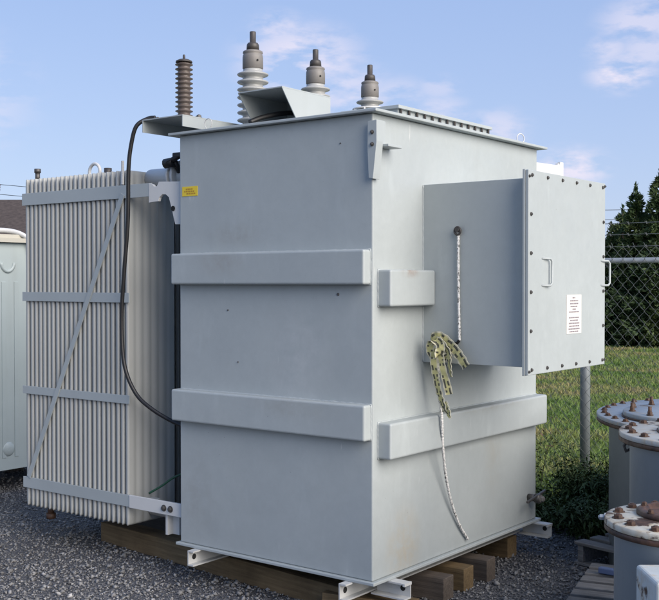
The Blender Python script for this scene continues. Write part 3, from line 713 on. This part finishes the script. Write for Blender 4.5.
# ------------------------------------------------------------------ spruces beyond the field
nd = mat('spruce_needles', (.03, .05, .02), .7, 0, .2); t = NT(nd)
t.col(t.ramp(t.noise(1.1, 5, .6), [(.32, (.022, .042, .020)), (.52, (.05, .08, .032)), (.72, (.11, .13, .045))]))
bk = mat('spruce_bark', (.06, .045, .035), .9)
def spruce(x, y, H, Rb, label, dens=1.0):
    T = thing('spruce_tree', label, 'tree', (x, y, 0), 'spruces beyond the field')
    q = B().tube([(x, y, -.05), (x, y, H * .5), (x, y, H * .97)], [.11, .07, .01], 8); tr = obj('trunk', q, bk, T)
    P = []; D = []; bq = B()
    nl = int(H / .17); 
    for l in range(nl):
        z = .12 + (H - .25) * l / nl; f = 1 - z / H; Rz = Rb * (f ** .85) * random.uniform(.62, 1.15) + .05
        nb_ = int(7 + 6 * f)
        for k_ in range(nb_):
            a = random.random() * 6.283; Rk = Rz * random.uniform(.55, 1.15); up = random.uniform(-.15, .35)
            m_ = int((22 + 92 * Rk) * dens)
            for _ in range(m_):
                s = random.random() ** .6; rr = Rk * s; sp = (.05 + .22 * Rk * (1 - s * .6)) 
                an = a + random.gauss(0, sp / max(rr, .15) * .5)
                P.append((rr * math.cos(an), rr * math.sin(an), z + up * rr * .6 - .22 * rr * s + random.gauss(0, .035 + .02 * Rk)))
                D.append((math.cos(an), math.sin(an), up + random.gauss(.15, .35)))
    for _ in range(50):
        u = random.random(); P.append((random.gauss(0, .05 * (1 - u) + .012), random.gauss(0, .05 * (1 - u) + .012), H - .35 + .42 * u)); D.append((random.gauss(0, .5), random.gauss(0, .5), 1))
    P = np.array(P); D = np.array(D) + rng.normal(0, .35, (len(D), 3)); D /= np.linalg.norm(D, axis=1)[:, None]; n = len(P)
    s = rng.normal(size=(n, 3)); s -= D * (s * D).sum(1)[:, None]; s /= np.linalg.norm(s, axis=1)[:, None]
    L = .09 + .10 * rng.random(n); w = .018 + .018 * rng.random(n)
    V = np.stack([P - D * (L * .4)[:, None], P + s * w[:, None], P + D * (L * .7)[:, None], P - s * w[:, None]], 1).reshape(-1, 3)
    npmesh('crown', V, np.arange(n * 4).reshape(n, 4), nd, T)
cam = Vector((3.013, -4.279, 1.73))
def spot(px, d): 
    a = (px - 329.5) / 1050; return cam.x + d * (Fv[0] + a * Rv[0]), cam.y + d * (Fv[1] + a * Rv[1])
for px, d, H, Rb, lab in ((570, 30.5, 4.2, 1.5, 'spruce hidden mostly behind the terminal box cover'), (611, 29.5, 3.35, 1.25, 'shortest spruce at the left end of the visible row'), (636, 29, 4.40, 1.35, 'middle dark spruce with a pointed single top above the fence'), (661, 28.6, 4.85, 1.45, 'tallest dark spruce at the right edge of the view'), (623, 31, 3.95, 1.3, 'spruce filling the gap just behind the shortest one'), (700, 29, 4.6, 1.5, 'spruce farthest right just outside the view'), (648, 31.5, 4.0, 1.4, 'spruce filling the gap behind the two tallest')):
    x, y = spot(px, d); spruce(x, y, H, Rb, lab, 1.0)

# ------------------------------------------------------------------ pale cabinet transformer at the left
CB = thing('pale_transformer', 'pale green white transformer tank standing left behind the radiator', 'transformer', (-4.75, .9, 0))
def rrect(x0, x1, y0, y1, r, n=6):
    out = []
    for cx_, cy_, a0 in ((x1 - r, y1 - r, 0), (x0 + r, y1 - r, 90), (x0 + r, y0 + r, 180), (x1 - r, y0 + r, 270)):
        for i in range(n + 1): a = R(a0 + 90 * i / n); out.append((cx_ + r * math.cos(a), cy_ + r * math.sin(a)))
    return out
q = B(); q.prism([(x, y, .2) for x, y in rrect(-5.5, -4.30, -.6, 2.0, .12)], (0, 0, 1.86)); body = obj('body', q, M['pale'], CB)
q = B(); q.prism([(x, y, 2.062) for x, y in rrect(-5.53, -4.26, -.64, 2.04, .13)], (0, 0, .035)); q.prism([(x, y, 2.098) for x, y in rrect(-5.50, -4.30, -.6, 2.0, .12)], (0, 0, .03)); obj('lid', q, mat('cream_lid', (.48, .46, .39), .5), CB)
q = B()
for y in np.arange(-.45, 1.9, .12): q.box(-4.301, -4.295, y, y + .04, .30, 1.74, .0025)
obj('rib', q, M['pale'], CB)
for y in (.35, .93):
    q = B().tube([(-4.302, y + .062 * math.cos(a), 1.90 + .075 * math.sin(a)) for a in np.linspace(R(185), R(355), 16)], .016, 8); obj('pressed_lip', q, M['pale'], CB)
    q = B().lathe(0, 0, [(.06, 0), (.056, .006), (.04, .014), (.015, .018)], 24, origin=(-4.301, y, .37), rot=Matrix.Rotation(R(90), 3, 'Y')); obj('boss', q, M['pale'], CB)
for x, y in ((-5.2, -.3), (-4.6, -.3), (-5.2, 1.6), (-4.6, 1.6)):
    q = B(); q.box(x - .08, x + .08, y - .08, y + .08, 0, .199, .004); obj('foot', q, M['darkwood'], CB)
tag(obj('hose', B().tube(catmull([(-4.7, .4, 2.14), (-4.55, .75, 2.15), (-4.40, .97, 2.165), (-4.28, 1.08, 2.12), (-4.22, 1.16, 2.0), (-4.22, 1.2, 1.9)], 7), .02, 10), M['white'], loc=(-4.4, .9, 2.1)), 'pale hose bent over the lid edge of the pale transformer', 'hose')

# ------------------------------------------------------------------ house far left
HS = thing('house', 'far house with dark brown roof behind the pale transformer', 'house', (-31, 20.1, 0))
rf = mat('brown_shingles', (.045, .035, .030), .9); t = NT(rf)
t.col(t.ramp(t.noise(7, 5), [(.3, (.040, .030, .026)), (.7, (.075, .058, .050))]))
sd = paint('cream_siding', (.5, .48, .43), .7, .3)
rzh = Matrix.Rotation(R(37.5), 3, 'Z'); ho = Vector((-31, 20.1, 0))
def hp3(p): return ho + rzh @ Vector(p)
def hbox(x0, x1, y0, y1, z0, z1): return [hp3(p) for p in ((x0, y0, z0), (x1, y0, z0), (x1, y1, z0), (x0, y1, z0))], (0, 0, z1 - z0)
q = B(); q.prism(*hbox(-9, 7, -4, 4, 0, 2.7)); obj('wall', q, sd, HS)
q = B(); q.prism([hp3((-9.4, -4.6, 2.701)), hp3((-9.4, 0, 4.90)), hp3((-9.4, 4.6, 2.701))], rzh @ Vector((16.8, 0, 0))); obj('roof', q, rf, HS)
for x in (-6, -2.5, 1, 4.5):
    q = B(); q.prism(*hbox(x, x + 1.2, -4.06, -4.002, 1.0, 2.2)); wn = obj('window', q, mat('window_glass', (.03, .04, .05), .1), HS)
    q = B(); q.prism(*hbox(x - .08, x + 1.28, -4.08, -4.061, 2.2, 2.3)); q.prism(*hbox(x - .08, x + 1.28, -4.08, -4.061, .9, 1.0)); obj('frame', q, M['white'], wn)
# power line
UP = thing('utility_pole', 'wooden utility pole whose crossarm end peeps in at the left edge', 'pole', (0, 0, 0))
px_, py_ = spot(-12, 45); UP.location = (px_, py_, 0)
zc_ = 1.73 + 96 / 1050 * 45
q = B().tube([(px_, py_, -.2), (px_, py_, zc_ + .7)], [.15, .11], 12); obj('shaft', q, bk, UP)
ex, ey = Rv[0], Rv[1]
q = B().tube([(px_ - ex * .9, py_ - ey * .9, zc_ - .12), (px_ + ex * .55, py_ + ey * .55, zc_ - .12)], .06, 8); obj('crossarm', q, bk, UP)
q = B().lathe(px_ + ex * .5, py_ + ey * .5, [(.03, zc_ - .06), (.09, zc_ - .02), (.05, zc_ + .03), (.09, zc_ + .07), (.03, zc_ + .12)], 12); obj('insulator', q, M['brown_porc'], UP)
for dz, lab in ((.1, 'upper thin power line wire left of the radiator'), (-.32, 'lower thin power line wire left of the radiator')):
    p0 = Vector((px_ + ex * .5, py_ + ey * .5, zc_ + dz)); p1 = p0 + Vector((ex * 45, ey * 45, -.2))
    pts = [p0.lerp(p1, s) + Vector((0, 0, -4 * s * (1 - s) * 1.0 if True else 0)) for s in np.linspace(0, 1, 20)]
    tag(obj('power_line', B().tube(pts, .012, 5), M['black'], loc=p0), lab, 'wire')

# ------------------------------------------------------------------ light, sky, camera
CLOUD = (4.8, 4.5, 5.2, 1)
SUN_EL, SUN_AZ_DIR = 26, Vector((.97, -.12, 0)).normalized()
sd_ = Vector((SUN_AZ_DIR.x * math.cos(R(SUN_EL)), SUN_AZ_DIR.y * math.cos(R(SUN_EL)), math.sin(R(SUN_EL))))
L = bpy.data.lights.new('sun', 'SUN'); L.energy = 4.0; L.angle = R(60); L.color = (1, .905, .80)
so = bpy.data.objects.new('sun', L); COL.objects.link(so); so.rotation_euler = sd_.to_track_quat('Z', 'Y').to_euler()
W = bpy.data.worlds.new('World'); S.world = W; W.use_nodes = True
n_ = W.node_tree.nodes; l_ = W.node_tree.links; bg = n_['Background']
sk = n_.new('ShaderNodeTexSky'); sk.sky_type = 'NISHITA'; sk.sun_disc = False; sk.sun_elevation = R(SUN_EL)
sk.sun_rotation = math.atan2(sd_.x, sd_.y); sk.air_density = 1.0; sk.dust_density = .8; sk.ozone_density = 1.0
hs = n_.new('ShaderNodeHueSaturation'); hs.inputs['Saturation'].default_value = 1.0; hs.inputs['Value'].default_value = 1.0
l_.new(sk.outputs[0], hs.inputs['Color'])
tc = n_.new('ShaderNodeTexCoord'); mp = n_.new('ShaderNodeMapping'); mp.inputs['Scale'].default_value = (1, 1, 2.6); mp.inputs['Location'].default_value = (.35, .1, .0); l_.new(tc.outputs['Generated'], mp.inputs[0])
nz1 = n_.new('ShaderNodeTexNoise'); nz1.inputs['Scale'].default_value = 5.5; nz1.inputs['Detail'].default_value = 8; nz1.inputs['Roughness'].default_value = .55; l_.new(mp.outputs[0], nz1.inputs['Vector'])
nz2 = n_.new('ShaderNodeTexNoise'); nz2.inputs['Scale'].default_value = 2.2; nz2.inputs['Detail'].default_value = 3; l_.new(tc.outputs['Generated'], nz2.inputs['Vector'])
def sdir(px, py):
    u = Vector((Rv[0] * (px - 329.5) / 1050 + Fv[0], Rv[1] * (px - 329.5) / 1050 + Fv[1], (283 - py) / 1050)); return u.normalized()
acc = None
def math_(op, a, b=None):
    k = n_.new('ShaderNodeMath'); k.operation = op
    for v, i in ((a, 0), (b, 1)):
        if v is None: continue
        if isinstance(v, (int, float)): k.inputs[i].default_value = v
        else: l_.new(v, k.inputs[i])
    return k.outputs[0]
# small fair-weather puffs: centre direction, angular half-size, density
for px, py, rad, den in ((278, 30, .030, .55), (300, 62, .062, .75), (345, 92, .05, .5), (395, 98, .035, .4), (438, 88, .022, .35), (640, 24, .04, .55), (622, 74, .032, .85), (606, 50, .022, .5), (648, 52, .03, .5), (572, 168, .036, .85), (495, 130, .035, .5), (440, 112, .03, .4), (-120, 90, .12, .8), (820, 60, .1, .8), (900, 170, .12, .8), (-300, 190, .14, .8)):
    d = sdir(px, py)
    v = n_.new('ShaderNodeVectorMath'); v.operation = 'SUBTRACT'; v.inputs[1].default_value = d; l_.new(tc.outputs['Generated'], v.inputs[0])
    v2 = n_.new('ShaderNodeVectorMath'); v2.operation = 'MULTIPLY'; v2.inputs[1].default_value = (1, 1, 1.7); l_.new(v.outputs[0], v2.inputs[0])
    v3 = n_.new('ShaderNodeVectorMath'); v3.operation = 'LENGTH'; l_.new(v2.outputs[0], v3.inputs[0])
    m1 = n_.new('ShaderNodeMapRange'); m1.interpolation_type = 'SMOOTHSTEP'; m1.inputs['From Min'].default_value = rad * 1.3; m1.inputs['From Max'].default_value = rad * .25; m1.inputs['To Max'].default_value = den; l_.new(v3.outputs['Value'], m1.inputs['Value'])
    acc = m1.outputs[0] if acc is None else math_('MAXIMUM', acc, m1.outputs[0])
nz1.inputs['Scale'].default_value = 24
f1 = n_.new('ShaderNodeMapRange'); f1.inputs['From Min'].default_value = .40; f1.inputs['From Max'].default_value = .58; l_.new(nz1.outputs['Fac'], f1.inputs['Value'])
cf = math_('MULTIPLY', acc, f1.outputs[0])
mx = n_.new('ShaderNodeMix'); mx.data_type = 'RGBA'; l_.new(cf, mx.inputs[0]); sx = n_.new('ShaderNodeSeparateXYZ'); l_.new(tc.outputs['Generated'], sx.inputs[0])
er = n_.new('ShaderNodeValToRGB'); ee = er.color_ramp.elements
ee[0].position = 0.0; ee[0].color = (2.65, 3.22, 4.75, 1); ee[1].position = .45; ee[1].color = (1.55, 2.38, 4.45, 1)
l_.new(sx.outputs['Z'], er.inputs[0])
sb = n_.new('ShaderNodeMix'); sb.data_type = 'RGBA'; sb.inputs[0].default_value = .80; l_.new(hs.outputs[0], sb.inputs[6]); l_.new(er.outputs[0], sb.inputs[7])
l_.new(sb.outputs[2], mx.inputs[6]); mx.inputs[7].default_value = CLOUD
l_.new(mx.outputs[2], bg.inputs[0]); bg.inputs[1].default_value = .12
cd = bpy.data.cameras.new('camera'); co = bpy.data.objects.new('camera', cd); COL.objects.link(co); S.camera = co
cd.sensor_fit = 'HORIZONTAL'; cd.sensor_width = 36; cd.lens = 36 * 1050 / 659; cd.clip_start = .05; cd.clip_end = 2000
co.location = cam; co.rotation_euler = (R(90) - math.atan(17 / 1050), 0, R(37.5))
S.render.resolution_x = 1024; S.render.resolution_y = 932
S.view_settings.view_transform = 'Standard'; S.view_settings.look = 'None'; S.view_settings.exposure = .62; S.view_settings.gamma = 1; S.view_settings.use_curve_mapping = False
